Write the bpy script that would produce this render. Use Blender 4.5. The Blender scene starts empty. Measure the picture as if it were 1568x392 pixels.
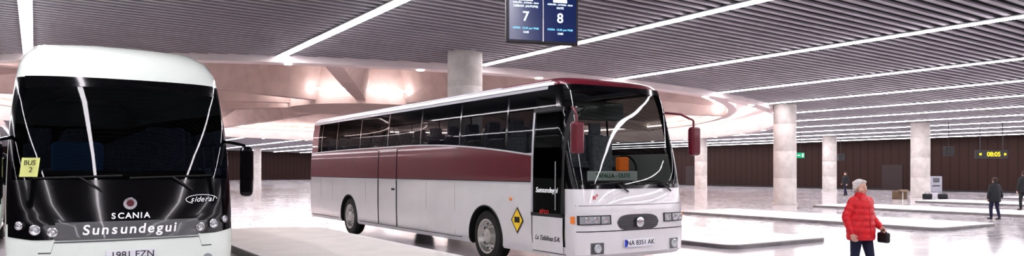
import bpy, bmesh, math, random
from mathutils import Vector, Matrix, Euler
random.seed(4)
S=bpy.context.scene
COL=S.collection
# ---------------------------------------------------------------- camera
H=1.76; TH=math.radians(33.12)
ZF,ZX,ZY=1,784,196
cd=bpy.data.cameras.new('camera'); cam=bpy.data.objects.new('camera',cd); COL.objects.link(cam)
cam.location=(0,0,H); cam.rotation_euler=(math.radians(90),0,-TH)
cd.sensor_width=36; cd.lens=36*1119/1568*ZF; cd.shift_x=(ZX-784)/1568*ZF; cd.shift_y=(260-ZY)/1568*ZF; cd.clip_end=500; cd.clip_start=.05
S.camera=cam
S.view_settings.view_transform='Standard'
try: S.view_settings.look='Medium High Contrast'
except Exception as e: print('look',e)
S.view_settings.exposure=0.0
w=bpy.data.worlds.new('world'); S.world=w; w.use_nodes=True
w.node_tree.nodes['Background'].inputs[0].default_value=(.5,.48,.55,1); w.node_tree.nodes['Background'].inputs[1].default_value=.25
# ---------------------------------------------------------------- materials
def nt(name):
    m=bpy.data.materials.new(name); m.use_nodes=True; n=m.node_tree.nodes; l=m.node_tree.links
    return m,n,l,n['Principled BSDF']
def mat(name,c,r=.5,me=0,var=.0,scale=4,coat=0,bump=0,c2=None,emit=None,es=0):
    m,n,l,b=nt(name)
    b.inputs['Base Color'].default_value=(*c,1); b.inputs['Roughness'].default_value=r; b.inputs['Metallic'].default_value=me
    b.inputs['Coat Weight'].default_value=coat; b.inputs['Coat Roughness'].default_value=.04
    if emit: b.inputs['Emission Color'].default_value=(*emit,1); b.inputs['Emission Strength'].default_value=es
    if var or bump:
        tc=n.new('ShaderNodeTexCoord'); t=n.new('ShaderNodeTexNoise'); t.inputs['Scale'].default_value=scale; t.inputs['Detail'].default_value=6
        l.new(tc.outputs['Object'],t.inputs['Vector'])
        if var:
            cr=n.new('ShaderNodeMix'); cr.data_type='RGBA'
            d=c2 or tuple(x*(1-var) for x in c)
            cr.inputs[6].default_value=(*d,1); cr.inputs[7].default_value=(*c,1)
            mr=n.new('ShaderNodeMapRange'); mr.inputs[1].default_value=.35; mr.inputs[2].default_value=.6
            l.new(t.outputs['Fac'],mr.inputs[0]); l.new(mr.outputs[0],cr.inputs[0]); l.new(cr.outputs[2],b.inputs['Base Color'])
        if bump:
            bp=n.new('ShaderNodeBump'); bp.inputs['Strength'].default_value=bump; bp.inputs['Distance'].default_value=.02
            l.new(t.outputs['Fac'],bp.inputs['Height']); l.new(bp.outputs[0],b.inputs['Normal'])
    return m
def emis(name,c,s):
    m=bpy.data.materials.new(name); m.use_nodes=True; n=m.node_tree.nodes; l=m.node_tree.links; n.clear()
    e=n.new('ShaderNodeEmission'); e.inputs[0].default_value=(*c,1); e.inputs[1].default_value=s
    o=n.new('ShaderNodeOutputMaterial'); l.new(e.outputs[0],o.inputs[0]); return m
def glass(name,tint,refl=.06,bl=.10):
    m=bpy.data.materials.new(name); m.use_nodes=True; n=m.node_tree.nodes; l=m.node_tree.links; n.clear()
    t=n.new('ShaderNodeBsdfTransparent'); t.inputs[0].default_value=(*tint,1)
    g=n.new('ShaderNodeBsdfGlossy'); g.inputs['Roughness'].default_value=.015; g.inputs[0].default_value=(1,1,1,1)
    lw=n.new('ShaderNodeLayerWeight'); lw.inputs[0].default_value=bl
    a=n.new('ShaderNodeMath'); a.operation='ADD'; a.inputs[1].default_value=refl; a.use_clamp=True
    mx=n.new('ShaderNodeMixShader'); o=n.new('ShaderNodeOutputMaterial')
    l.new(lw.outputs['Fresnel'],a.inputs[0]); l.new(a.outputs[0],mx.inputs[0]); l.new(t.outputs[0],mx.inputs[1]); l.new(g.outputs[0],mx.inputs[2]); l.new(mx.outputs[0],o.inputs[0])
    return m
M={}
M['slat']=mat('ceiling_slat_white',(.36,.345,.37),.5,var=.1,scale=.6)
M['void']=mat('ceiling_void_dark',(.014,.013,.017),.9)
M['conc']=mat('concrete_board',(.60,.49,.46),.75,var=.18,scale=.9,bump=.2)
M['beam']=mat('concrete_beam',(.74,.64,.61),.75,var=.12,scale=1.2,bump=.15)
M['cove']=mat('cove_plaster_white',(.78,.70,.70),.6,var=.08,scale=1)
M['islw']=mat('platform_edge_white',(.76,.74,.73),.6,var=.08,scale=1)
M['colm']=mat('concrete_column_paint',(.60,.56,.53),.55,var=.18,scale=2.5,bump=.15)
M['tubeL']=emis('fluorescent_tube_light',(1,.95,1),31)
M['coveL']=emis('cove_tube_light',(1,.84,.82),20)
M['house']=mat('lamp_housing_white',(.8,.8,.82),.4)
M['kerb']=mat('kerb_concrete_cream',(.72,.69,.65),.5,var=.1,scale=1.5,bump=.1)
M['kerbe']=mat('kerb_edge_shade_grey',(.20,.19,.19),.6,var=.2,scale=3)  # dark kerb sides: shadow line along the island edge put into the colour
M['white']=mat('coach_paint_white',(.74,.73,.74),.25,coat=.8,var=.04,scale=2)
M['gwhite']=mat('coach_paint_pale_green',(.88,.96,.89),.22,coat=.8,var=.03,scale=2)
M['maroon']=mat('coach_paint_maroon',(.12,.006,.018),.35,coat=.3,var=.1,scale=2)
M['silver']=mat('coach_paint_silver',(.50,.51,.54),.35,me=.2,coat=.2)
M['black']=mat('black_gloss_panel',(.004,.004,.005),.12,coat=.2)
M['black'].node_tree.nodes['Principled BSDF'].inputs['Specular IOR Level'].default_value=.25
M['rub']=mat('black_rubber',(.014,.014,.014),.7,var=.3,scale=9)
M['dark']=mat('dark_plastic',(.015,.015,.017),.5,var=.2,scale=6)
M['gwind']=glass('windscreen_glass',(.45,.49,.46),.022)
M['gwindD']=glass('windscreen_glass_dark',(.20,.22,.23),.018)
M['gside']=glass('tinted_side_glass',(.28,.29,.30),.012,.05)
M['rim']=mat('steel_rim',(.55,.54,.52),.35,me=.8,var=.15,scale=8)
M['chrome']=mat('chrome',(.6,.6,.62),.25,me=1)
M['lens']=mat('headlight_lens',(.55,.58,.6),.15,me=.4,coat=.5)
M['orange']=mat('indicator_orange',(.9,.25,.03),.2,coat=1)
M['seat']=mat('seat_fabric_blue',(.14,.18,.28),.9,var=.3,scale=20)
M['seatg']=mat('seat_fabric_grey',(.46,.48,.56),.9,var=.3,scale=20)
M['plate']=mat('number_plate_white',(.85,.86,.9),.4)
M['ink']=mat('print_black',(.01,.01,.015),.5)
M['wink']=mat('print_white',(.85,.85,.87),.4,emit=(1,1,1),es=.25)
M['redink']=mat('print_red',(.6,.02,.02),.5)
M['yel']=mat('sign_yellow',(.9,.62,.03),.5)
M['paper']=mat('paper_yellow',(.80,.86,.32),.7)
M['gridm']=mat('grille_grey',(.10,.10,.11),.35,me=.6)
M['grey']=mat('panel_grey',(.11,.115,.12),.3,coat=.3)
M['skin']=mat('skin',(.62,.38,.29),.5,var=.08,scale=30)
M['hairw']=mat('hair_white',(.72,.69,.66),.7,var=.35,scale=60,bump=.8)
M['hairb']=mat('hair_brown',(.05,.028,.018),.6,var=.4,scale=60,bump=.8)
M['redc']=mat('jacket_red',(.62,.010,.020),.5,var=.25,scale=14,bump=.3)
M['navy']=mat('trousers_navy',(.010,.014,.045),.8,var=.3,scale=18)
M['blk']=mat('coat_black',(.014,.016,.02),.7,var=.3,scale=18,bump=.3)
M['leath']=mat('leather_black',(.012,.012,.013),.35)
M['eyew']=mat('eye_white',(.85,.83,.8),.2); M['lip']=mat('lips',(.45,.12,.11),.5)
M['card']=mat('cardboard',(.16,.11,.07),.8,var=.2,scale=5)
M['cab']=mat('cabinet_grey',(.35,.35,.40),.5,var=.1)
M['wdoor']=mat('wall_door_brown',(.027,.015,.014),.6,var=.1)
M['scr']=mat('screen_navy',(.003,.006,.02),.2,emit=(.01,.03,.16),es=.5)
M['tw']=emis('led_text_white',(.8,.92,1),1.7); M['tc']=emis('led_text_cyan',(.25,.7,1),1.4); M['ty']=emis('led_text_yellow',(1,.75,.05),1.3)
M['green']=emis('exit_sign_green',(.04,.5,.25),.9)
M['orl']=mat('orange_card',(.9,.20,.02),.5,emit=(1,.22,.02),es=.25)
# floor material
m,n,l,b=nt('polished_concrete_floor'); M['floor']=m
tc=n.new('ShaderNodeTexCoord'); t1=n.new('ShaderNodeTexNoise'); t1.inputs['Scale'].default_value=.35; t1.inputs['Detail'].default_value=8
t2=n.new('ShaderNodeTexNoise'); t2.inputs['Scale'].default_value=3; t2.inputs['Detail'].default_value=5
br=n.new('ShaderNodeTexBrick'); br.offset=0; br.inputs['Scale'].default_value=1; br.inputs['Brick Width'].default_value=4.6; br.inputs['Row Height'].default_value=5; br.inputs['Mortar Size'].default_value=.012
br.inputs['Color1'].default_value=(1,1,1,1); br.inputs['Color2'].default_value=(.96,.96,.97,1); br.inputs['Mortar'].default_value=(.45,.43,.43,1)
for t in (t1,t2,br): l.new(tc.outputs['Object'],t.inputs['Vector'])
r1=n.new('ShaderNodeValToRGB'); r1.color_ramp.elements[0].position=.3; r1.color_ramp.elements[0].color=(.49,.46,.48,1); r1.color_ramp.elements[1].position=.6; r1.color_ramp.elements[1].color=(.62,.59,.61,1)
l.new(t1.outputs['Fac'],r1.inputs[0])
mx=n.new('ShaderNodeMix'); mx.data_type='RGBA'; mx.blend_type='MULTIPLY'; mx.inputs[0].default_value=1
l.new(r1.outputs[0],mx.inputs[6]); l.new(br.outputs[0],mx.inputs[7]); l.new(mx.outputs[2],b.inputs['Base Color'])
mr=n.new('ShaderNodeMapRange'); mr.inputs[1].default_value=.3; mr.inputs[2].default_value=.7; mr.inputs[3].default_value=.09; mr.inputs[4].default_value=.17
l.new(t2.outputs['Fac'],mr.inputs[0]); l.new(mr.outputs[0],b.inputs['Roughness'])
# wall material: dark wood panels
m,n,l,b=nt('brown_wood_wall'); M['wall']=m
tc=n.new('ShaderNodeTexCoord'); br=n.new('ShaderNodeTexWave'); br.wave_type='BANDS'; br.bands_direction='DIAGONAL'; br.inputs['Scale'].default_value=.9
mp=n.new('ShaderNodeMapping'); mp.inputs['Scale'].default_value=(1,1,0)
l.new(tc.outputs['Object'],mp.inputs[0]); l.new(mp.outputs[0],br.inputs['Vector'])
r1=n.new('ShaderNodeValToRGB'); r1.color_ramp.elements[0].color=(.026,.014,.012,1); r1.color_ramp.elements[0].position=.02; r1.color_ramp.elements[1].color=(.037,.020,.017,1); r1.color_ramp.elements[1].position=.15
l.new(br.outputs['Fac'],r1.inputs[0]); l.new(r1.outputs[0],b.inputs['Base Color']); b.inputs['Roughness'].default_value=.6; b.inputs['Specular IOR Level'].default_value=.15
# ---------------------------------------------------------------- helpers
def empty(name,loc=(0,0,0),rz=0,sc=1):
    o=bpy.data.objects.new(name,None); o.empty_display_size=.2; o.location=loc; o.rotation_euler=(0,0,rz); o.scale=(sc,)*3; COL.objects.link(o); return o
def link(name,me,par=None,mats=(),smooth=False,loc=(0,0,0),rot=(0,0,0)):
    for q in mats: me.materials.append(q)
    if smooth:
        for p in me.polygons: p.use_smooth=True
    o=bpy.data.objects.new(name,me); COL.objects.link(o); o.location=loc; o.rotation_euler=rot
    if par: o.parent=par
    return o
def mesh(name,vs,fs,par=None,mats=(),smooth=False,mi=None,loc=(0,0,0),rot=(0,0,0)):
    me=bpy.data.meshes.new(name); me.from_pydata([tuple(v) for v in vs],[],fs)
    if mi:
        for p,k in zip(me.polygons,mi): p.material_index=k
    me.update()
    return link(name,me,par,mats,smooth,loc,rot)
def boxv(vs,fs,a,b):
    k=len(vs)
    for z in (a[2],b[2]):
        vs+= [(a[0],a[1],z),(b[0],a[1],z),(b[0],b[1],z),(a[0],b[1],z)]
    fs+= [(k,k+3,k+2,k+1),(k+4,k+5,k+6,k+7),(k,k+1,k+5,k+4),(k+1,k+2,k+6,k+5),(k+2,k+3,k+7,k+6),(k+3,k,k+4,k+7)]
def rbox(name,size,loc,mt,par=None,bev=.02,rot=(0,0,0),seg=3):
    bm=bmesh.new(); bmesh.ops.create_cube(bm,size=1)
    for v in bm.verts: v.co=Vector((v.co.x*size[0],v.co.y*size[1],v.co.z*size[2]))
    if bev: bmesh.ops.bevel(bm,geom=bm.edges[:],offset=bev,segments=seg,affect='EDGES',profile=.5)
    me=bpy.data.meshes.new(name); bm.to_mesh(me); bm.free()
    return link(name,me,par,[mt],False,loc,rot)
def tube(name,pts,r,mt,par=None,cyc=False,kind='POLY'):
    c=bpy.data.curves.new(name,'CURVE'); c.dimensions='3D'; s=c.splines.new(kind); 
    s.points.add(len(pts)-1)
    for i,p in enumerate(pts): s.points[i].co=(*p,1)
    s.use_cyclic_u=cyc; c.bevel_depth=r; c.bevel_resolution=2; c.use_fill_caps=True
    c.materials.append(mt); o=bpy.data.objects.new(name,c); COL.objects.link(o)
    if par: o.parent=par
    return o
def text(name,s,loc,size,mt,par=None,rot=(math.pi/2,0,0),ext=.002,align='CENTER',shear=0,xs=1,bold=.012):
    c=bpy.data.curves.new(name,'FONT'); c.body=s; c.size=size; c.extrude=ext; c.align_x=align; c.align_y='CENTER'; c.shear=shear; c.offset=size*bold
    c.materials.append(mt); o=bpy.data.objects.new(name,c); COL.objects.link(o); o.location=loc; o.rotation_euler=rot; o.scale=(xs,1,1)
    if par: o.parent=par
    return o
def lathe(name,prof,mt,par=None,seg=32,loc=(0,0,0),rot=(0,0,0),mi=None,mats=None):
    vs=[];fs=[];ms=[]
    for r,z in prof:
        for i in range(seg):
            a=2*math.pi*i/seg; vs.append((r*math.cos(a),r*math.sin(a),z))
    for j in range(len(prof)-1):
        for i in range(seg):
            k=(i+1)%seg; fs.append((j*seg+i,j*seg+k,(j+1)*seg+k,(j+1)*seg+i)); ms.append(mi[j] if mi else 0)
    fs.append(tuple(range(seg))[::-1]); ms.append(0); fs.append(tuple((len(prof)-1)*seg+i for i in range(seg))); ms.append(mi[-1] if mi else 0)
    o=mesh(name,vs,fs,par,mats or [mt],False,ms,loc,rot)
    for p in o.data.polygons: p.use_smooth=True
    o.data.set_sharp_from_angle(angle=math.radians(35))
    return o
def bake(o):
    bpy.context.view_layer.update()
    dg=bpy.context.evaluated_depsgraph_get()
    me=bpy.data.meshes.new_from_object(o.evaluated_get(dg)); o.modifiers.clear(); o.data=me
# ---------------------------------------------------------------- building shell
XL,XR,YB,YE=-24,62,-26,132
CX,CY,R=20,50,28
def zc(x): return 5.71-.022*x
mesh('floor',[(XL,YB,0),(XR,YB,0),(XR,YE,0),(XL,YE,0),(XL,YB,-.2),(XR,YB,-.2),(XR,YE,-.2),(XL,YE,-.2)],[(0,1,2,3),(7,6,5,4),(0,4,5,1),(1,5,6,2),(2,6,7,3),(3,7,4,0)],mats=[M['floor']])
def wall(name,a,b): 
    vs=[];fs=[]; boxv(vs,fs,a,b); return mesh(name,vs,fs,mats=[M['wall']])
wall('wall_right',(XR,YB,0),(XR+.3,YE,6.2)); wall('wall_left',(XL-.3,YB,0),(XL,YE,8))
wall('wall_end',(XL,YE,0),(XR,YE+.3,8)); wall('wall_back',(XL,YB-.3,0),(XR,YB,8))
# ceiling slats
vs=[];fs=[];mi=[]
def slat(x0,x1,y,wd,h,dz=0):
    k=len(vs)
    for x in (x0,x1):
        z=zc(x)+dz
        vs.extend([(x,y,z),(x,y+wd,z),(x,y+wd,z+h),(x,y,z+h)])
    fs.extend([(k,k+1,k+5,k+4),(k+1,k+2,k+6,k+5),(k+2,k+3,k+7,k+6),(k+3,k,k+4,k+7),(k,k+3,k+2,k+1),(k+4,k+5,k+6,k+7)])
y=YB+.1
while y<YE-.3:
    d=R+.35
    yy=y+.07
    if abs(yy-CY)<d:
        hx=math.sqrt(d*d-(yy-CY)**2)
        if CX-hx>XL: slat(XL,CX-hx,y,.14,.045)
        if CX+hx<XR: slat(CX+hx,XR,y,.14,.045)
    else: slat(XL,XR,y,.14,.045)
    mi+=[0]*(len(fs)-len(mi))
    y+=.34
# backing slab with round hole (strips)
N=96
k0=len(vs)
for i in range(N):
    a=2*math.pi*i/N; cx,cy=math.cos(a),math.sin(a)
    rx=CX+(R+.3)*cx; ry=CY+(R+.3)*cy
    tx=((XR-CX)/cx if cx>1e-6 else (XL-CX)/cx if cx<-1e-6 else 1e9); ty=((YE-CY)/cy if cy>1e-6 else (YB-CY)/cy if cy<-1e-6 else 1e9)
    t=min(tx,ty); ox=CX+t*cx; oy=CY+t*cy
    vs.append((rx,ry,zc(rx)+.4)); vs.append((ox,oy,zc(ox)+.4))
for i in range(N):
    j=(i+1)%N; fs.append((k0+2*i,k0+2*i+1,k0+2*j+1,k0+2*j)); mi.append(1)
for (x,y) in ((XL,YB),(XR,YB),(XR,YE),(XL,YE)):
    a=math.atan2(y-CY,x-CX)%(2*math.pi); i=int(a/(2*math.pi/N)); j=(i+1)%N
    vs.append((x,y,zc(x)+.4)); fs.append((k0+2*i+1,len(vs)-1,k0+2*j+1)); mi.append(1)
mesh('ceiling',vs,fs,mats=[M['slat'],M['void']],mi=mi)
# strip lights
for X in (-19.5,-13,-6.6,-.2,6.84,13.04,18.9,25.05,30.2,35.05,39.7,44.2,48.5,52.6,56.5,60):
    segs=[(YB+1,YE-2)]
    d=R+.45
    if abs(X-CX)<d:
        hy=math.sqrt(d*d-(X-CX)**2); segs=[(YB+1,CY-hy-(.6 if X==13.04 else 0)),(CY+hy,YE-2)]
    vs=[];fs=[];mi=[]
    z=zc(X)
    for a,bb in segs:
        boxv(vs,fs,(X-.11,a,z-.05),(X+.11,bb,z-.03)); mi+=[1]*6
        boxv(vs,fs,(X-.15,a-.02,z-.03),(X+.15,bb+.02,z)); mi+=[0]*6
    mesh('ceiling_strip_light',vs,fs,mats=[M['house'],M['tubeL']],mi=mi)
# round atrium: ring fascia + cove + folded concrete cone
A=224; prof=[(R+.6,.02),(R+.6,-.22),(R,-.22),(R,.95),(R-2.4,1.1),(R-2.4,.55),(R-2.9,.55),(R-2.9,1.0)]
FO=10
vs=[];fs=[];mi=[]
rows=[]
for r,dz in prof: rows.append((r,dz,0))
for q in range(1,13):
    f=q/12; rows.append((R-2.9-f*20,1.0+f*2.8, 1.6*math.sin(math.pi*min(1,f*1.05))**.7))
def foldf(a):
    u=(a/(2*math.pi)*FO+.35)%1
    return u/.72 if u<.72 else (1-u)/.28
for (r,dz,am) in rows:
    for i in range(A):
        a=2*math.pi*i/A; x=CX+r*math.cos(a); yv=CY+r*math.sin(a)
        vs.append((x,yv,zc(x)+dz+am*foldf(a)*1.2-am*.3))
for j in range(len(rows)-1):
    for i in range(A):
        q=(i+1)%A; fs.append((j*A+i,j*A+q,(j+1)*A+q,(j+1)*A+i)); mi.append(1 if j<6 else 0)
fs.append(tuple((len(rows)-1)*A+i for i in range(A))); mi.append(0)
canopy=mesh('atrium_concrete_canopy',vs,fs,mats=[M['conc'],M['cove']],mi=mi)
# radial wedge beams
vs=[];fs=[]
for kbm in range(10):
    a=math.radians(-115+36*kbm); ca,sa=math.cos(a),math.sin(a)
    k=len(vs)
    for (r,bt,tp,wb,wt) in ((R-2.6,.45,1.6,.35,.9),(14,.75,3.2,.4,1.6),(4.5,1.0,4.8,.3,1.0)):
        for (sgn,zz,ww) in ((-1,bt,wb),(1,bt,wb),(1,tp,wt),(-1,tp,wt)):
            x=CX+r*ca-sgn*ww*sa; yv=CY+r*sa+sgn*ww*ca; vs.append((x,yv,zc(x)+zz))
    for s_ in (0,4):
        for i in range(4): j=(i+1)%4; fs.append((k+s_+i,k+s_+j,k+s_+4+j,k+s_+4+i))
    fs.append((k,k+3,k+2,k+1)); fs.append((k+8,k+9,k+10,k+11))
mesh('radial_beams',vs,fs,canopy,mats=[M['beam']])
lathe('hub_ring',[(4.2,.8),(5.4,.8),(5.4,4.5),(4.2,4.5)],M['beam'],canopy,seg=48,loc=(CX,CY,zc(CX)))
def ringpts(r,dz,n=96): return [(CX+r*math.cos(2*math.pi*i/n),CY+r*math.sin(2*math.pi*i/n),zc(CX+r*math.cos(2*math.pi*i/n))+dz) for i in range(n)]
tube('cove_lamp_outer',ringpts(R-1.2,.8),.05,M['coveL'],canopy,cyc=True)
tube('cone_fill_lamp',ringpts(R-3.4,.75),.05,M['coveL'],canopy,cyc=True)  # added uplight ring on the inner ledge, lights the concrete cone
tube('hub_fill_lamp',ringpts(6.2,1.6),.07,M['coveL'],canopy,cyc=True)  # added glowing ring by the hub, brightens the middle of the canopy
vs=[];fs=[]
for i in range(40):
    a=2*math.pi*i/40; x=CX+(R+.3)*math.cos(a); yv=CY+(R+.3)*math.sin(a); boxv(vs,fs,(x-.1,yv-.1,zc(x)-.25),(x+.1,yv+.1,zc(x)-.221))
mesh('rim_downlights',vs,fs,canopy,mats=[M['coveL']])
# columns
for (x,yv) in ((11.4,20.2),(31.6,23.3),(46.7,24.5),(50.4,46),(54.6,36),(28,113),(-8,40),(12,95),(46,75)):
    t=zc(x)+.38; p=[(.60,0),(.60,.1),(.55,.12)]
    for j in range(1,4): zz=t*j/4; p+=[(.55,zz-.015),(.54,zz),(.55,zz+.015)]
    p+=[(.55,t)]
    lathe('column',p,M['colm'],seg=48,loc=(x,yv,0))
# platform islands
def island(x0,x1,y0,y1,h=.15,rr=1.2):
    pts=[]
    for cx,cy,a0 in ((x1-rr,y0+rr,-90),(x1-rr,y1-rr,0),(x0+rr,y1-rr,90),(x0+rr,y0+rr,180)):
        for i in range(9):
            a=math.radians(a0+i*90/8); pts.append((cx+rr*math.cos(a),cy+rr*math.sin(a)))
    n=len(pts); mx,my=(x0+x1)/2,(y0+y1)/2
    vs=[(a,b_,0) for a,b_ in pts]+[(a,b_,h-.02) for a,b_ in pts]+[(a+(mx-a)*.012,b_+(my-b_)*.006,h) for a,b_ in pts]
    inn=[(a+(.18 if a<mx else -.18)*min(1,abs(a-mx)/.6),b_+(.18 if b_<my else -.18)*min(1,abs(b_-my)/.6),h) for a,b_ in pts]
    vs+=inn; fs=[];mi=[]
    for r in range(3):
        for i in range(n): j=(i+1)%n; fs.append((r*n+i,r*n+j,(r+1)*n+j,(r+1)*n+i)); mi.append([1,1,2][r])
    fs.append(tuple(3*n+i for i in range(n))); mi.append(0)
    mesh('platform_island',vs,fs,mats=[M['kerb'],M['kerbe'],M['islw']],mi=mi)
island(3.5,6.75,8.5,21,rr=1.5)
for x in (12.8,21.6,30.6,39.6,48.6): island(x,x+3.6,10.8,21.2,h=.10,rr=.35)
# ---------------------------------------------------------------- coaches
class Shape:
    def __init__(s,lev,D,L,n=3.33): s.lev=lev; s.D=D; s.L=L; s.n=n
    def wy(s,z):
        lv=s.lev
        if z<=lv[0][0]: return lv[0][1:]
        for a,b_ in zip(lv,lv[1:]):
            if z<=b_[0]:
                t=(z-a[0])/(b_[0]-a[0]); return (a[1]+(b_[1]-a[1])*t,a[2]+(b_[2]-a[2])*t)
        return lv[-1][1:]
    def fy(s,x,z):
        w_,yf=s.wy(z); q=min(1,abs(x)/w_); return yf+s.D*(1-(1-q**s.n)**(1/s.n))
    def sx(s,y,z):
        w_,yf=s.wy(z)
        if y>=yf+s.D: return w_
        q=max(0,1-(y-yf)/s.D); return w_*(1-min(1,q)**s.n)**(1/s.n)
def patch_f(sh,name,x0,x1,bot,top,off,mt,par,nx=24,nz=8,thick=True):
    vs=[];fs=[]
    for i in range(nx+1):
        x=x0+(x1-x0)*i/nx; zb=bot(x) if callable(bot) else bot; zt=top(x) if callable(top) else top
        for j in range(nz+1):
            z=zb+(zt-zb)*j/nz; vs.append((x,sh.fy(x,z)-off,z))
    for i in range(nx):
        for j in range(nz):
            a=i*(nz+1)+j; fs.append((a,a+nz+1,a+nz+2,a+1))
    return mesh(name,vs,fs,par,[mt],True)
def patch_s(sh,name,y0,y1,bot,top,off,mt,par,side=-1,ny=24,nz=8):
    vs=[];fs=[]
    for i in range(ny+1):
        y=y0+(y1-y0)*i/ny; zb=bot(y) if callable(bot) else bot; zt=top(y) if callable(top) else top
        for j in range(nz+1):
            z=zb+(zt-zb)*j/nz; vs.append((side*(sh.sx(y,z)+off),y,z))
    for i in range(ny):
        for j in range(nz):
            a=i*(nz+1)+j; fs.append((a,a+1,a+nz+2,a+nz+1) if side<0 else (a,a+nz+1,a+nz+2,a+1))
    return mesh(name,vs,fs,par,[mt],True)
def wheel(par,x,y,side,nm):
    e=lathe(nm,[(.10,-.14),(.36,-.14),(.47,-.13),(.495,-.09),(.5,0),(.495,.09),(.47,.13),(.33,.145),(.305,.135),(.285,.10),(.26,.06),(.17,.03),(.15,.05),(.13,.13),(.09,.15),(.0001,.155)],None,par,seg=40,loc=(x,y,.5),rot=(0,math.radians(90*side),0),
        mi=[1,1,1,1,1,1,1,0,0,0,0,0,0,0,0,0],mats=[M['rim'],M['rub']])
    vs=[];fs=[]
    for i in range(10):
        a=2*math.pi*i/10; c=Vector((.205*math.cos(a),.205*math.sin(a),.05)); boxv(vs,fs,(c.x-.014,c.y-.014,.03),(c.x+.014,c.y+.014,.08))
    mesh('wheel_nuts',vs,fs,e,[M['chrome']])
    vs=[];fs=[]
    for i in range(10):
        a=2*math.pi*(i+.5)/10; k=len(vs)
        for j in range(10):
            b_=2*math.pi*j/10; rr=.238+.024*math.cos(b_); aa=a+.024/.238*1.3*math.sin(b_); vs.append((rr*math.cos(aa),rr*math.sin(aa),.066))
        fs.append(tuple(range(k,k+10)))
    mesh('wheel_hand_holes',vs,fs,e,[M['ink']])
def coach_body(par,sh,matf,mats,wheels,nf=64,ns=60):
    L=sh.L; vs=[];fs=[];mi=[]; info=None; ex=2/sh.n
    for (z,w_,yf) in sh.lev:
        row=[];inf=[]
        for i in range(nf+1):
            t=math.radians(-90+180*i/nf); s_=math.sin(t); c=max(0,math.cos(t))
            row.append((w_*math.copysign(abs(s_)**ex,s_),yf+sh.D*(1-c**ex),z)); inf.append('f')
        ya=yf+sh.D; Dr=.3; inset=(sh.lev[6][1]-w_); yr=L-max(0,inset)*.6
        for i in range(1,ns): row.append((w_,ya+(yr-Dr-ya)*i/ns,z)); inf.append('s')
        for i in range(nf+1):
            t=math.radians(90-180*i/nf); s_=math.sin(t); c=max(0,math.cos(t))
            row.append((w_*math.copysign(abs(s_)**.6,s_),yr-Dr+Dr*c**.6,z)); inf.append('r')
        for i in range(1,ns): row.append((-w_,yr-Dr+(ya-yr+Dr)*i/ns,z)); inf.append('s')
        vs+=row; info=inf
    n=len(info); nl=len(sh.lev)
    for j in range(nl-1):
        zm=(sh.lev[j][0]+sh.lev[j+1][0])/2
        for i in range(n):
            k=(i+1)%n; fs.append((j*n+i,j*n+k,(j+1)*n+k,(j+1)*n+i))
            kind='f' if (info[i]=='f' and info[k]=='f') else 'r' if (info[i]=='r' and info[k]=='r') else 's'
            xm=(vs[j*n+i][0]+vs[j*n+k][0])/2/sh.lev[j][1]; ym=(vs[j*n+i][1]+vs[j*n+k][1])/2
            mi.append(matf(kind,zm,abs(xm),ym))
    fs.append(tuple(range(n))[::-1]); mi.append(0); fs.append(tuple((nl-1)*n+i for i in range(n))); mi.append(matf('t',4,0,5))
    o=mesh('body',vs,fs,None,mats,True,mi)
    # wheel arches
    for q,wy_ in enumerate(wheels):
        cv=[];cf=[];seg=32
        for x in (-1.6,1.6):
            for i in range(seg):
                a=2*math.pi*i/seg; cv.append((x,wy_+.60*math.cos(a),.48+.60*math.sin(a)))
        for i in range(seg): k=(i+1)%seg; cf.append((i,k,seg+k,seg+i))
        cf.append(tuple(range(seg))[::-1]); cf.append(tuple(seg+i for i in range(seg)))
        me=bpy.data.meshes.new('arch_tmp'); me.from_pydata(cv,[],cf)
        bmm=bmesh.new(); bmm.from_mesh(me); bmesh.ops.recalc_face_normals(bmm,faces=bmm.faces); bmm.to_mesh(me); bmm.free()
        me.materials.append(M['rub']); co=bpy.data.objects.new('arch_tmp',me); COL.objects.link(co)
        md=o.modifiers.new('b','BOOLEAN'); md.operation='DIFFERENCE'; md.object=co; md.solver='EXACT'
        try: md.material_mode='TRANSFER'
        except: pass
        bake(o); bpy.data.objects.remove(co)
    o.data.set_sharp_from_angle(angle=math.radians(40))
    o.parent=par
    for q,wy_ in enumerate(wheels):
        for sd in (-1,1):
            wheel(par,sd*(sh.wy(.6)[0]-.17),wy_,sd,'wheel_%d'%(q*2+(sd>0)+1))
            pts=[(sd*(sh.wy(.48+.61*math.sin(math.radians(a)))[0]+.004),wy_+.605*math.cos(math.radians(a)),.48+.605*math.sin(math.radians(a))) for a in range(-12,193,8)]
            tube('wheel_arch_lip',pts,.014,M['dark'],par)
    return o
def interior(par,sh,seatm,floorz,top,n0,n1):
    w_=sh.wy(floorz)[0]-.06
    rbox('cabin_floor',(2*w_-.02,sh.L-1.2,.06),(0,sh.L/2+.2,floorz),M['dark'],par,0)
    vs=[];fs=[]
    y=n0
    while y<n1:
        for x in (-.92,-.48,.48,.92):
            boxv(vs,fs,(x-.20,y,floorz+.05),(x+.20,y+.10,top-.22)); boxv(vs,fs,(x-.14,y+.01,top-.22),(x+.14,y+.09,top)); boxv(vs,fs,(x-.20,y-.42,floorz+.35),(x+.20,y,floorz+.48))
        y+=.82
    o=mesh('passenger_seats',vs,fs,par,[seatm]); b_=o.modifiers.new('bev','BEVEL'); b_.width=.03; b_.segments=2
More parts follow.
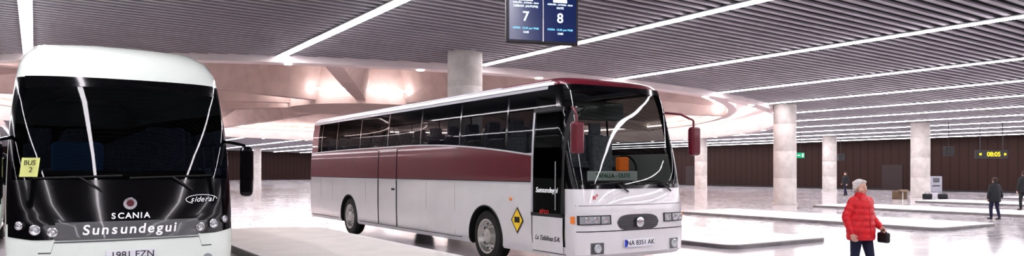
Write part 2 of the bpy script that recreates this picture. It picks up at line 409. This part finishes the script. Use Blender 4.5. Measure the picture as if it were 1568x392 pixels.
# --- coach A: white/maroon touring coach
shB=Shape([(.33,1.17,.07),(.40,1.21,.0),(.72,1.225,0),(.76,1.225,.0),(1.1,1.225,.02),(1.45,1.225,.06),(1.75,1.222,.12),(2.05,1.215,.19),(2.3,1.20,.25),(2.6,1.18,.32),(2.85,1.155,.38),(3.05,1.13,.44),(3.18,1.11,.49),(3.25,1.07,.56),(3.31,.98,.72),(3.35,.8,1.0),(3.36,.4,1.5)],.35,13.6)
def mfB(kind,z,xf,y):
    if kind=='t' or z>3.26: return 1 if y<2.6 and kind!='t' else 5
    if kind=='f':
        if 1.45<z<3.18: return 2 if xf<.965 else 3
        if z>3.18: return 1
        return 0
    if kind=='s' or kind=='r':
        if 2.05<z<3.15: return 4 if (kind=='s') else 3
        if z>3.15: return 5
        if 1.45<z<2.05 and kind=='r': return 1
    return 0
B=empty('coach',(8.375,9.0,0))
coach_body(B,shB,mfB,[M['white'],M['maroon'],M['gwind'],M['black'],M['gside'],M['silver'],M['rub']],(2.9,10.1))
for sd in (-1,1):
    arc=lambda y: 2.30-.30*max(0,(6.5-y)/5.2)**2-.05*max(0,(y-9)/4.5)**2
    y0=1.36 if sd<0 else .6
    patch_s(shB,'maroon_band',y0,13.3,1.56,arc,.006,M['maroon'],B,sd,ny=60)
    patch_s(shB,'band_stripe',y0,13.3,lambda y:arc(y)-.005,lambda y:arc(y)+.025,.010,M['silver'],B,sd,ny=60,nz=2)
    patch_s(shB,'lower_stripe',y0,13.3,1.515,1.545,.010,M['silver'],B,sd,ny=60,nz=2)
    patch_s(shB,'lower_band_edge',y0,13.3,1.545,1.562,.008,M['ink'],B,sd,ny=40,nz=1)
    for i,yy in enumerate((2.15,3.9,5.7,7.5,9.3,11.1,12.4)):
        patch_s(shB,'window_pillar',yy,yy+.06,2.2,3.14,.006,M['black'],B,sd,ny=2)
    patch_s(shB,'window_top_rail',1.0,13.2,3.12,3.17,.008,M['silver'],B,sd,ny=50,nz=2)
    patch_s(shB,'rear_pillar_paint',12.75,13.3,2.1,3.15,.004,M['maroon'],B,sd,ny=6)
    for yy in (4.1,5.4,6.7,8.9,11.4,12.4):
        if sd>0 or not 6.5<yy<8: tube('hatch_gap',[(sd*(shB.sx(yy,z)-.001),yy,z) for z in (.45,1.0,1.5)],.004,M['grey'],B)
    for a,b_ in ((3.8,9.3),(10.9,13.2)):
        tube('hatch_gap_lower',[(sd*(1.223),a,.42),(sd*(1.223),b_,.42)],.007,M['ink'],B)
    patch_s(shB,'skirt_silver_strip',3.6,9.4,.345,.375,.004,M['silver'],B,sd,nz=1)  # thin silver strip along the lower edge of the skirt
# middle door outline
for yy in (6.95,8.05): tube('mid_door_gap',[(-(shB.sx(yy,z)+.009),yy,z) for z in (.42,.9,1.5,2.0,2.24)],.012,M['ink'],B)
tube('mid_door_gap_top',[(-(1.203+.009),6.95,2.24),(-(1.203+.009),8.05,2.24)],.012,M['silver'],B)
rbox('mid_door_handle',(.02,.14,.05),(-1.235,7.15,1.3),M['dark'],B,.006)
# front door
patch_s(shB,'door_frame',.40,1.34,.38,2.80,.006,M['black'],B)
patch_s(shB,'door_glass',.50,1.25,1.02,2.72,.016,M['gside'],B)
patch_s(shB,'door_lower_panel',.44,1.30,.40,.98,.016,M['white'],B)
for (a,b_,c,d) in ((.40,.46,1.0,2.78),(1.28,1.34,1.0,2.78),(.40,1.34,2.74,2.80),(.40,1.34,.98,1.04)): patch_s(shB,'door_trim',a,b_,c,d,.018,M['silver'] if b_>1.3 and a>1 else M['dark'],B,nz=6,ny=6)
patch_s(shB,'door_back',.46,1.28,1.02,2.74,.010,M['black'],B)
tube('door_grab_rail',[(-(1.25),.62,1.1),(-(1.25),.62,1.9)],.015,M['chrome'],B)
sr=(math.pi/2,0,-math.pi/2)
text('door_maker_lettering','Sunsundegui',(-1.247,.88,1.42),.125,M['wink'],B,sr,shear=.2)
text('door_red_lettering','airco',(-1.25,.95,1.07),.13,M['redink'],B,sr,shear=.3)
text('operator_lettering','La Tafallesa S.A.',(-1.247,.86,.62),.115,M['ink'],B,sr,shear=.4,xs=.95,bold=0)
# warning diamond
mesh('warning_diamond',[(-1.232,1.78+a,.87+b_) for a,b_ in ((0,-.24),(-.2,0),(0,.24),(.2,0))],[(0,1,2,3)],B,[M['ink']])
mesh('warning_diamond_inner',[(-1.236,1.78+a,.87+b_) for a,b_ in ((0,-.20),(-.165,0),(0,.2),(.165,0))],[(0,1,2,3)],B,[M['yel']])
rbox('warning_diamond_icon',(.006,.16,.10),(-1.238,1.78,.88),M['ink'],B,.002)
lathe('side_lamp',[(.035,0),(.035,.01),(.025,.016),(.0001,.018)],M['orange'],B,seg=20,loc=(-1.226,2.0,1.24),rot=(0,-math.pi/2,0))
# front face details
def fp(nm,x0,x1,bz,tz,off,mt,**k): return patch_f(shB,nm,x0,x1,bz,tz,off,mt,B,**k)
fp('windscreen_black_border_lower',-1.12,1.12,1.45,1.52,.006,M['black'],nz=2)
fp('windscreen_top_visor',-1.02,1.02,3.08,3.18,.006,M['black'],nz=2)
fp('front_seam',-1.18,1.18,.765,.78,.004,M['ink'],nz=1,nx=40)
fp('front_seam_upper',-1.18,1.18,1.18,1.19,.003,M['grey'],nz=1,nx=40)
for sd in (-1,1):
    a,b_=(-1.17,-.58) if sd<0 else (.58,1.17)
    fp('headlight_housing',a,b_,.88,1.03,.010,M['dark'])
    fp('headlight_glass',a+.03,b_-.03,.895,1.015,.016,M['lens'])
    for xx in (.70,.88,1.03): 
        x=sd*xx; lathe('headlight_bulb',[(.052,0),(.052,.02),(.045,.028),(.0001,.03)],M['chrome'],B,seg=20,loc=(x,shB.fy(x,.955)-.01,.955),rot=(math.pi/2,0,0))
    tube('lamp_divider',[(sd*.79,shB.fy(.79,.9)-.02,.89),(sd*.79,shB.fy(.79,1.0)-.02,1.02)],.008,M['dark'],B)
    x=sd*1.192; rbox('corner_indicator',(.03,.12,.12),(sd*1.205,.24,.955),M['orange'],B,.01)
    x=sd*.85; lathe('fog_lamp',[(.075,0),(.075,.015),(.06,.03),(.0001,.034)],M['lens'],B,seg=24,loc=(x,shB.fy(x,.5)-.006,.5),rot=(math.pi/2,0,0))
    fp('fog_lamp_recess',sd*.85-.12,sd*.85+.12,.41,.59,.004,M['grey'],nx=6)
elg=lambda s:(lambda x: .90+s*.13*max(0,1-(abs(x)/.46)**4)**.5)
fp('grille',-.46,.46,elg(-1),elg(1),.012,M['gridm'])
for i in range(5): 
    z=.82+i*.04; tube('grille_bar',[(x,shB.fy(x,z)-.02,z) for x in (-.40,-.2,0,.2,.40)],.004,M['gridm'],B)
lathe('front_badge',[(.085,0),(.085,.015),(.07,.02),(.0001,.022)],M['chrome'],B,seg=28,loc=(0,-.03,.90),rot=(math.pi/2,0,0))
rbox('number_plate',(.66,.02,.13),(0,-.025,.56),M['plate'],B,.004)
text('plate_lettering','NA 8351 AK',(.02,-.037,.56),.115,M['ink'],B,bold=0)
rbox('plate_blue_tab',(.05,.004,.12),(-.305,-.036,.56),mat('plate_blue',(.02,.05,.5),.4),B,0)
text('front_number','nº',(-.86,shB.fy(.86,1.3)-.008,1.32),.12,M['redink'],B)
for a,b_ in ((-.95,-.1),(.02,.9)):
    tube('wiper_blade',[(a+(b_-a)*t,shB.fy(a+(b_-a)*t,1.52+.05*t)-.03,1.52+.05*t) for t in [i/8 for i in range(9)]],.012,M['rub'],B)
    tube('wiper_arm',[(b_-.1,shB.fy(b_-.1,1.42)-.03,1.40),((a+b_)/2+.1,shB.fy(0,1.5)-.05,1.53)],.014,M['dark'],B)
# mirrors
for sd in (-1,1):
    x=sd*1.30; yb=-.02
    tube('mirror_arm',[(sd*1.05,.45,2.78),(sd*1.2,.2,2.74),(x,yb+.02,2.62),(x,yb+.02,2.5)],.022,M['maroon'],B)
    rbox('mirror_housing',(.22,.13,.50),(x,yb,2.26),M['maroon'],B,.05)
    rbox('mirror_glass',(.17,.01,.42),(x,yb+.066,2.26),M['chrome'],B,.004)
# dashboard + signs
rbox('dashboard',(2.1,.5,.28),(0,.72,1.42),M['dark'],B,.05)
rbox('dash_card_white',(1.1,.02,.16),(-.25,.36,1.66),M['plate'],B,.004)
text('dash_card_lettering','TAFALLA - OLITE',(-.25,.345,1.66),.10,mat('print_green',(.05,.25,.12),.5),B)
rbox('dash_box_orange',(.24,.1,.24),(.02,.42,1.86),M['orl'],B,.03)
interior(B,shB,M['seatg'],1.45,2.68,2.2,12.8)
tube('steering_wheel',[(.62+.23*math.cos(a*math.pi/10),.98+.06*math.sin(a*math.pi/10),1.82+.2*math.sin(a*math.pi/10)) for a in range(20)],.018,M['dark'],B,cyc=True)
rbox('driver_seat',(.5,.14,.9),(.62,1.7,1.95),M['seatg'],B,.05)
rbox('interior_bulkhead',(2.0,.04,.35),(0,1.5,2.85),M['grey'],B,.02)
tube('roof_seam',[(-1.05,1.0,3.265),(-1.05,13.0,3.265)],.012,M['white'],B)
# --- coach B: pale green/white modern coach
shA=Shape([(.33,1.2,.1),(.45,1.25,.02),(.75,1.27,0),(.95,1.275,0.02),(1.12,1.275,.04),(1.35,1.275,.08),(1.64,1.27,.14),(1.95,1.26,.2),(2.3,1.24,.29),(2.6,1.215,.38),(2.9,1.18,.49),(3.08,1.15,.6),(3.25,1.09,.82),(3.4,.98,1.2),(3.5,.8,1.8),(3.55,.5,2.6)],.5,12.3,2.4)
def mfA(kind,z,xf,y):
    if kind=='t' or z>2.9: return 0
    if kind=='f':
        if 1.64<z<2.9: return 1 if xf<.955 else 0 if xf>.99 else 2
        if 1.12<z<1.64: return 2 if xf<.99 else 0
        return 0
    if 1.64<z<2.9: return 3 if kind=='s' else 2
    return 0
def coachA(loc,full=True,windm='gwindD'):
    G=empty('coach',loc)
    coach_body(G,shA,mfA,[M['gwhite'],M[windm],M['black'],M['gside'],M['rub']],(2.8,9.0))
    def fp(nm,x0,x1,bz,tz,off,mt,**k): return patch_f(shA,nm,x0,x1,bz,tz,off,mt,G,**k)
    # windscreen frame rounding
    fp('windscreen_top_band',-1.08,1.08,lambda x:2.80-.05*(x/1.1)**2,2.91,.006,M['black'],nz=3)
    # headlight clusters
    for sd in (-1,1):
        a,b_=(.56,1.245)
        top=lambda x: 1.12+.20*((abs(x)-.56)/.685)
        bot=lambda x: 1.10-.16*min(1,max(0,(abs(x)-.56)/.25))+.04*max(0,(abs(x)-1.0)/.25)
        x0,x1=(-b_,-a) if sd<0 else (a,b_)
        fp('headlight_cluster',x0,x1,bot,top,.010,M['black'],nz=6)
        for xx,zz,rr in ((.80,1.03,.045),(.97,1.06,.05),(1.12,1.11,.038)):
            x=sd*xx; yy=shA.fy(x,zz); rz=-sd*(.25 if xx<.9 else .4 if xx<1.05 else .7)
            lathe('headlight_ring',[(rr+.012,0),(rr+.012,.03),(rr,.035),(rr,.02),(rr*.5,.012),(.0001,.01)],M['chrome'],G,seg=28,loc=(x,yy-.004,zz),rot=(math.pi/2,0,-rz))
            lathe('headlight_lens',[(rr*.6,0),(rr*.5,.015),(.0001,.028)],M['lens'],G,seg=24,loc=(x,yy-.02,zz),rot=(math.pi/2,0,-rz))
        x=sd*.9
        lathe('fog_lamp',[(.06,0),(.06,.015),(.0001,.02)],M['lens'],G,seg=24,loc=(x,shA.fy(x,.62)-.006,.62),rot=(math.pi/2,0,0))
        tube('mirror_arm',[(sd*1.2,.6,2.15),(sd*1.30,.4,2.12),(sd*1.36,.1,2.08),(sd*1.36,-.0,2.0)],.022,M['black'],G)
        rbox('mirror_housing',(.16,.14,.66),(sd*1.36,0,1.74),M['black'],G,.06)
        rbox('mirror_glass',(.12,.01,.5),(sd*1.36,.072,1.74),M['chrome'],G,.004)
    fp('name_panel_grey',-.78,.78,lambda x:.93+.0*x,lambda x:1.14,.014,M['grey'],nx=20)
    fp('name_panel_chamfer_left',-.90,-.78,lambda x:.93+(-.78-x)*1.4,1.11,.013,M['grey'],nx=2)
    fp('name_panel_chamfer_right',.78,.90,lambda x:.93+(x-.78)*1.4,1.11,.013,M['grey'],nx=2)
    fp('bumper_scoop_seam',-.95,.95,lambda x:.90-.12*(abs(x)>.8),lambda x:.915-.12*(abs(x)>.8),.006,M['grey'],nz=1,nx=60)
    fp('lower_intake',-.55,.55,.42,.56,.006,M['dark'],nz=2)
    # curved lettering: letters placed one by one on the bowed front
    def curved(nm,s,xc,z,size,mt,tilt,adv,shear=0,bold=.012):
        n_=len(s); W=[adv*size*(0.55 if c in 'iIl' else 1.35 if c in 'mMwW' else 1) for c in s]; x=xc-sum(W)/2
        for c,wd in zip(s,W):
            xm=x+wd/2; x+=wd
            sl=(shA.fy(xm+.02,z)-shA.fy(xm-.02,z))/.04
            # same baseline for letters with and without descenders/ascenders
            c_=bpy.data.curves.new(nm,'FONT'); c_.body=c; c_.size=size; c_.extrude=.002; c_.align_x='CENTER'; c_.shear=shear; c_.offset=size*bold
            c_.materials.append(mt); o=bpy.data.objects.new(nm,c_); COL.objects.link(o); o.location=(xm,shA.fy(xm,z-size*.3)-.020,z-size*.3); o.rotation_euler=(math.radians(tilt),0,math.atan(sl)); o.parent=G
    curved('maker_lettering','Sunsundegui',0,1.04,.165,M['wink'],92,.60,.12,.018)
    curved('chassis_lettering','SCANIA',0,1.20,.10,M['wink'],97,.80,0,.02)
    lathe('griffin_badge',[(.075,0),(.075,.01),(.06,.014),(.0001,.016)],M['chrome'],G,seg=28,loc=(0,.06,1.35),rot=(math.radians(100),0,0))
    lathe('griffin_badge_centre',[(.042,0),(.042,.006),(.0001,.008)],mat('badge_dark_red',(.12,.02,.03),.4),G,seg=28,loc=(0,.041,1.353),rot=(math.radians(100),0,0))
    curved('model_lettering','sideral',.84,1.38,.10,M['wink'],98,.50,.3,.0)
    tube('model_lettering_swoosh',[(.84+.2*math.cos(a*math.pi/10),shA.fy(.84+.2*math.cos(a*math.pi/10),1.38)-.012,1.38+.06*math.sin(a*math.pi/10)) for a in range(0,14)],.004,M['wink'],G)
    rbox('number_plate',(.54,.02,.12),(0,-.02,.73),M['plate'],G,.004)
    text('plate_lettering','1981 FZN',(.02,-.032,.73),.115,M['ink'],G,bold=0)
    for a,b_ in ((-1.0,-.08),(.0,.95)):
        tube('wiper_blade',[(a+(b_-a)*t,shA.fy(a+(b_-a)*t,1.66+.03*t)-.025,1.66+.03*t) for t in [i/8 for i in range(9)]],.012,M['rub'],G)
        tube('wiper_arm',[((a+b_)/2,shA.fy((a+b_)/2,1.68)-.04,1.68),((a+b_)/2+.25,shA.fy((a+b_)/2+.25,1.5)-.02,1.5)],.014,M['dark'],G)
    rbox('dashboard',(2.0,.55,.3),(0,.95,1.6),M['dark'],G,.05)
    interior(G,shA,M['seat'],1.3,2.35,2.3,11.5)
    rbox('driver_seat',(.52,.16,.85),(.62,1.75,1.95),M['seat'],G,.05)
    rbox('guide_seat',(.6,.16,.42),(-.5,1.35,1.92),mat('seat_blue_bright',(.05,.22,.5),.7),G,.06)
    if full:
        rbox('notice_paper_yellow',(.22,.008,.23),(-1.03,shA.fy(1.03,1.80)-.030,1.79),M['paper'],G,.001,rot=(math.radians(-12),0,math.radians(-36)))
        text('notice_paper_lettering','BUS\n  2',(-1.035,shA.fy(1.03,1.80)-.044,1.80),.085,M['ink'],G,(math.radians(78),0,math.radians(-36)),ext=.001,bold=0)
    for sd in (-1,1):
        for yy in (2.2,4.0,5.8,7.6,9.4,11.0): patch_s(shA,'window_pillar',yy,yy+.07,1.66,2.88,.006,M['black'],G,sd,ny=2)
    return G
coachA((.975,10.0,0))
coachA((-1.90,20.0,0),False)
# ---------------------------------------------------------------- departure board
DB=empty('departure_board',(7.55,10.6,4.45),-math.radians(17))
rbox('casing',(1.34,.12,.92),(0,0,0),M['dark'],DB,.02)
for sx_ in (-1,1):
    rbox('screen_panel',(.61,.01,.82),(sx_*.32,-.062,0),M['scr'],DB,.003)
    c=sx_*.32
    rbox('header_bar',(.26,.004,.055),(c,-.069,.31),M['tw'],DB,0)
    text('header_line','ORDUÑA - ALTSASU - IRUN',(c,-.07,.245),.038,M['tw'],DB)
    text('destination_line','S.SEBAST. (AUTOPIS)' if sx_<0 else 'OLITE',(c,-.07,.185),.05,M['tw'],DB)
    text('bay_number','7' if sx_<0 else '8',(c,-.07,.0),.24,M['tw'],DB,ext=.003)
    text('time_line','HORA  12:35 por PAM',(c,-.07,-.20),.05,M['tc'],DB); text('time_line','12:35' if sx_<0 else '13:00',(c,-.07,-.27),.05,M['tw'],DB)
rbox('screen_divider',(.02,.02,.84),(0,-.064,0),M['chrome'],DB,.002)
for sx_ in (-.4,.4): rbox('hanger_rod',(.04,.04,1.04),(sx_,0,.97),M['dark'],DB,.005)
# ---------------------------------------------------------------- people
def capsule(bm,p,r1,q,r2):
    p=Vector(p);q=Vector(q); 
    for c,r in ((p,r1),(q,r2)):
        bmesh.ops.create_icosphere(bm,subdivisions=3,radius=r,matrix=Matrix.Translation(c))
    d=q-p
    if d.length>1e-4:
        rt=d.to_track_quat('Z','Y').to_matrix().to_4x4()
        bmesh.ops.create_cone(bm,cap_ends=True,segments=20,radius1=r1,radius2=r2,depth=d.length,matrix=Matrix.Translation((p+q)/2)@rt)
def ell(bm,c,r,rot=(0,0,0)):
    bmesh.ops.create_icosphere(bm,subdivisions=3,radius=1,matrix=Matrix.Translation(c)@Euler(rot).to_matrix().to_4x4()@Matrix.Diagonal((*r,1)))
def loft(bm,rings,n=28):
    rows=[]
    for (cx,cy,z,rx,ry) in rings:
        rows.append([bm.verts.new((cx+rx*math.cos(2*math.pi*i/n),cy+ry*math.sin(2*math.pi*i/n),z)) for i in range(n)])
    for a,b_ in zip(rows,rows[1:]):
        for i in range(n): bm.faces.new((a[i],a[(i+1)%n],b_[(i+1)%n],b_[i]))
    bm.faces.new(rows[0][::-1]); bm.faces.new(rows[-1])
def blob(name,fn,vox,mt,par,sm=4):
    bm=bmesh.new(); fn(bm); me=bpy.data.meshes.new(name); bm.to_mesh(me); bm.free()
    o=bpy.data.objects.new(name,me); COL.objects.link(o)
    r=o.modifiers.new('r','REMESH'); r.mode='VOXEL'; r.voxel_size=vox
    if sm: s=o.modifiers.new('s','SMOOTH'); s.iterations=sm; s.factor=.5
    bake(o); o.data.materials.clear(); o.data.materials.append(mt)
    for p in o.data.polygons: p.use_smooth=True
    o.parent=par; return o
def person(name,loc,heading,sc,jm,tm,hm,hem=.72,stride=.0,headturn=0,quilt=.006,arms=None,detail=1,hair='short',bag=None):
    # local: faces -Y
    P=empty(name,loc,math.atan2(heading[0],-heading[1]) ,sc)
    vx=.010 if detail else .018
    arms=arms or {-1:((-.25,.03,1.06),(-.23,-.10,.84)),1:((.25,.05,1.06),(.24,-.05,.82))}
    key=[(hem,.222,.165),(.80,.228,.172),(.92,.222,.168),(1.05,.205,.152),(1.18,.200,.146),(1.27,.190,.130),(1.33,.150,.105),(1.37,.095,.085),(1.40,.078,.078)]
    def tors(bm):
        rings=[];z=hem
        while z<1.40:
            for a,b_ in zip(key,key[1:]):
                if a[0]<=z<=b_[0]:
                    t=(z-a[0])/(b_[0]-a[0]); q=quilt*abs(math.sin((z-hem)*math.pi/.095)) if z<1.3 else 0
                    rings.append((0,0.0+.01*(z>1.3),z,a[1]+(b_[1]-a[1])*t+q,a[2]+(b_[2]-a[2])*t+q)); break
            z+=.0125
        rings.append((0,.01,1.40,.078,.078)); loft(bm,rings)
        for sd in (-1,1):
            e,w_=[Vector(v) for v in arms[sd]]; sh=Vector((sd*.155,0,1.285)); dq=.004 if quilt>.008 else 0
            for a,b_,ra,rb,nn in ((sh,e,.078,.062,3),(e,w_,.062,.048,3)):
                for i in range(nn):
                    t0,t1=i/nn,(i+1)/nn; r0=ra+(rb-ra)*t0; r1=ra+(rb-ra)*t1; mid=a.lerp(b_,(t0+t1)/2)
                    capsule(bm,a.lerp(b_,t0),r0-dq,mid,(r0+r1)/2+dq); capsule(bm,mid,(r0+r1)/2+dq,a.lerp(b_,t1),r1-dq)
        ell(bm,(0,.008,1.395),(.080,.082,.032))
    blob('jacket',tors,vx,jm,P,2)
    if detail:
        tube('jacket_zip',[(0,-.172,.72),(0,-.180,.80),(0,-.176,.92),(0,-.160,1.05),(0,-.154,1.18),(0,-.136,1.27),(0,-.105,1.33)],.005,M['redc'],P)
    def legs(bm):
        ell(bm,(0,0,.84),(.17,.12,.13))
        for sd in (-1,1):
            s_=sd*stride
            h=(sd*.085,0,.82);k=(sd*.09,-.03-s_*.5,.47);a=(sd*.09,.03-s_,.11)
            capsule(bm,h,.098,k,.066); capsule(bm,k,.064,a,.05)
    blob('trousers',legs,.014,tm,P,3)
    for sd in (-1,1):
        s_=sd*stride
        def shoe(bm):
            capsule(bm,(sd*.09,.05-s_,.045),.042,(sd*.095,-.12-s_,.035),.035); capsule(bm,(sd*.09,.03-s_,.05),.04,(sd*.09,.03-s_,.11),.04); ell(bm,(sd*.095,-.05-s_,.035),(.045,.09,.034))
        blob('shoe_left' if sd>0 else 'shoe_right',shoe,.012,M['leath'],P,2)
    HE=empty('head_group',(0,0.0,1.40),headturn); HE.parent=P
    def head(bm):
        ell(bm,(0,.015,.125),(.074,.090,.086)); ell(bm,(0,-.018,.065),(.056,.068,.072)); ell(bm,(0,-.060,.012),(.028,.026,.020))
        capsule(bm,(0,-.086,.092),.009,(0,-.104,.062),.014); ell(bm,(0,-.07,.108),(.05,.018,.010))
        for sd in (-1,1): ell(bm,(sd*.076,.01,.078),(.010,.020,.030)); ell(bm,(sd*.035,-.062,.055),(.022,.018,.018))
        capsule(bm,(0,.02,-.06),.052,(0,.015,.05),.050); ell(bm,(0,-.085,.030),(.022,.010,.009))
    blob('head',head,.006,M['skin'],HE,2)
    if detail:
        for sd in (-1,1):
            def ey(bm): ell(bm,(sd*.030,-.079,.087),(.013,.009,.008))
            def ir(bm): ell(bm,(sd*.030,-.086,.087),(.006,.004,.006))
            for nm,f,mm in (('eye',ey,M['eyew']),('iris',ir,M['ink'])):
                bm=bmesh.new(); f(bm); me=bpy.data.meshes.new(nm); bm.to_mesh(me); bm.free(); link(nm,me,HE,[mm],True)
            tube('eyebrow',[(sd*.014,-.088,.106),(sd*.03,-.087,.111),(sd*.046,-.076,.106)],.003,hm,HE)
        bm=bmesh.new(); ell(bm,(0,-.095,.033),(.020,.005,.004)); ell(bm,(0,-.093,.026),(.016,.005,.004)); me=bpy.data.meshes.new('lips'); bm.to_mesh(me); bm.free(); link('lips',me,HE,[M['lip']],True)
    def hr(bm):
        ell(bm,(0,.030,.140),(.088,.096,.082)); ell(bm,(0,-.028,.178),(.066,.058,.032))
        ell(bm,(0,.060,.080),(.080,.060,.080))
        for sd in (-1,1): ell(bm,(sd*.075,.03,.11),(.020,.045,.055))
        if hair=='short':
            for i in range(40):
                a=random.uniform(0,6.28); h=random.uniform(-.9,1); rr=math.sqrt(max(0,1-h*h*.8))
                p=(.080*rr*math.cos(a),.034+.085*rr*abs(math.sin(a))**.8*(1 if math.sin(a)>-.2 else -.5),.135+.07*h)
                if p[1]>-.03 or p[2]>.17: ell(bm,p,(.020,.020,.015))
    blob('hair',hr,.007,hm,HE,1)
    for sd in (-1,1):
        e,w_=[Vector(v) for v in arms[sd]]; d=(w_-e).normalized()
        inward=Vector((-sd,0,0)); inward=(inward-d*inward.dot(d)).normalized(); fwd=d.cross(inward).normalized()
        if fwd.y>0: fwd=-fwd
        def hand(bm):
            c=w_+d*.035
            capsule(bm,w_-d*.02,.026,c,.026)
            for t in (-.024,-.008,.008,.024): capsule(bm,c+fwd*t*.8,.015,c+d*.052+fwd*t*1.15,.0115)
            for i,(t,ln) in enumerate(((.033,.036),(.011,.043),(-.011,.040),(-.032,.030))):
                b0=c+d*.056+fwd*t; b1=b0+(d*.85+inward*.35+fwd*t*4).normalized()*ln; b2=b1+(d*.35+inward*.8).normalized()*ln*.75
                capsule(bm,b0,.0088,b1,.008); capsule(bm,b1,.008,b2,.007)
            t0=c+fwd*.022+d*.01; t1=t0+(fwd*.7+d*.6+inward*.3).normalized()*.04; t2=t1+(d*.8+inward*.5).normalized()*.03
            capsule(bm,t0,.013,t1,.0100); capsule(bm,t1,.0100,t2,.008)
        blob('hand_left' if sd>0 else 'hand_right',hand,.0035 if detail else .007,M['skin'],P,1)
    if bag:
        bx,by,bz,top=bag
        rbox('handbag',(.08,.19,.16),(bx,by,bz),M['leath'],P,.03)
        tube('handbag_strap',[(bx,by-.07,bz+.07),(bx,by-.04,(bz+top[2])/2+.03),top,(bx,by+.04,(bz+top[2])/2+.03),(bx,by+.07,bz+.07)],.007,M['leath'],P)
    return P
person('woman_in_red_jacket',(10.5,6.4,0),(-.148,-.985),1.0,M['redc'],M['navy'],M['hairw'],hem=.70,stride=.12,headturn=math.radians(-6),quilt=.010,
   arms={-1:((-.26,.05,1.05),(-.25,-.04,.82)),1:((.26,.05,1.06),(.26,-.12,.90))},bag=(.245,-.20,.74,(.245,-.19,.855)))
person('pedestrian',(28.6,12.4,0),(.45,.89),.925,M['blk'],M['navy'],M['hairb'],hem=.66,stride=.1,detail=0,hair='x',bag=(-.28,-.02,.90,(-.2,0,1.28)))
person('pedestrian',(46.4,29.4,0),(-.9,.3),1.0,M['blk'],M['navy'],M['hairb'],stride=.15,detail=0,hair='x')
person('pedestrian',(33.9,13.6,.10),(.5,.85),1.0,M['blk'],M['blk'],M['hairb'],stride=.1,detail=0,hair='x')
# ---------------------------------------------------------------- small things
L_=empty('led_sign',(49.4,21.6,2.72),-TH)
rbox('casing',(2.0,.15,.5),(0,0,0),M['dark'],L_,.03); text('led_lettering','08:05',(.1,-.08,-.01),.38,M['ty'],L_,ext=.001,bold=.03)
for sx_ in (-.72,.8): rbox('led_bar',(.14,.01,.14),(sx_,-.078,0),M['ty'],L_,0)
for sx_ in (-.7,.7): tube('hanger_rod',[(sx_,0,.24),(sx_,0,2.2)],.025,M['dark'],L_)
def hang(name,loc,size,mt,top,extra=None):
    e=empty(name,loc,-TH); rbox('casing',size,(0,0,0),mt,e,.02); tube('hanger_rod',[(0,0,size[2]/2),(0,0,top+.38-loc[2])],.02,M['dark'],e); return e
e=hang('exit_sign',(48.2,34.2,2.85),(.62,.12,.40),M['green'],zc(48.2)); rbox('pictogram_door',(.12,.01,.26),(.17,-.063,0),M['wink'],e,0); rbox('pictogram_arrow',(.22,.01,.07),(-.12,-.063,0),M['wink'],e,0)
for p in ((52.9,33.9,2.75),(46.9,22.9,2.9)):
    e=hang('hanging_loudspeaker',p,(.5,.35,.55),M['dark'],zc(p[0])); lathe('speaker_cone',[(.18,0),(.16,.02),(.06,-.0),(.0001,.01)],M['dark'],e,seg=24,loc=(0,-.176,0),rot=(math.pi/2,0,0))
cb=empty('ticket_cabinet',(59.6,30.2,0),-TH); rbox('cabinet_body',(.95,.6,1.25),(0,0,.63),M['cab'],cb,.04); rbox('cabinet_screen',(.5,.02,.35),(0,-.305,.95),M['grey'],cb,.01); rbox('cabinet_slot',(.6,.02,.06),(0,-.305,.5),M['dark'],cb,.005)
bx=empty('cardboard_box',(43.4,24.0,0),-.3); rbox('box_body',(.65,.5,.5),(0,0,.25),M['card'],bx,.01); rbox('box_flap',(.64,.26,.012),(0,-.36,.52),M['card'],bx,.002,rot=(.5,0,0)); rbox('box_tape',(.07,.505,.502),(0,0,.252),M['kerb'],bx,.002)
for p in ((45.2,23.3,0),(46.0,22.8,0)):
    e=empty('travel_bag',p,-TH); rbox('bag_body',(.5,.3,.32),(0,0,.16),M['blk'],e,.07); tube('bag_handle',[(-.15,0,.3),(-.1,0,.42),(.1,0,.42),(.15,0,.3)],.014,M['leath'],e)
# doors in far wall
for i,yv in enumerate((34,57)):
    vs=[];fs=[]; boxv(vs,fs,(XR-.06,yv,0),(XR-.002,yv+1.8,2.2)); mesh('door_%d'%(i+1),vs,fs,mats=[M['wdoor']])
vs=[];fs=[]; boxv(vs,fs,(XR-.04,YB,0),(XR-.002,YE,.15)); mesh('baseboard_right',vs,fs,mats=[M['dark']])
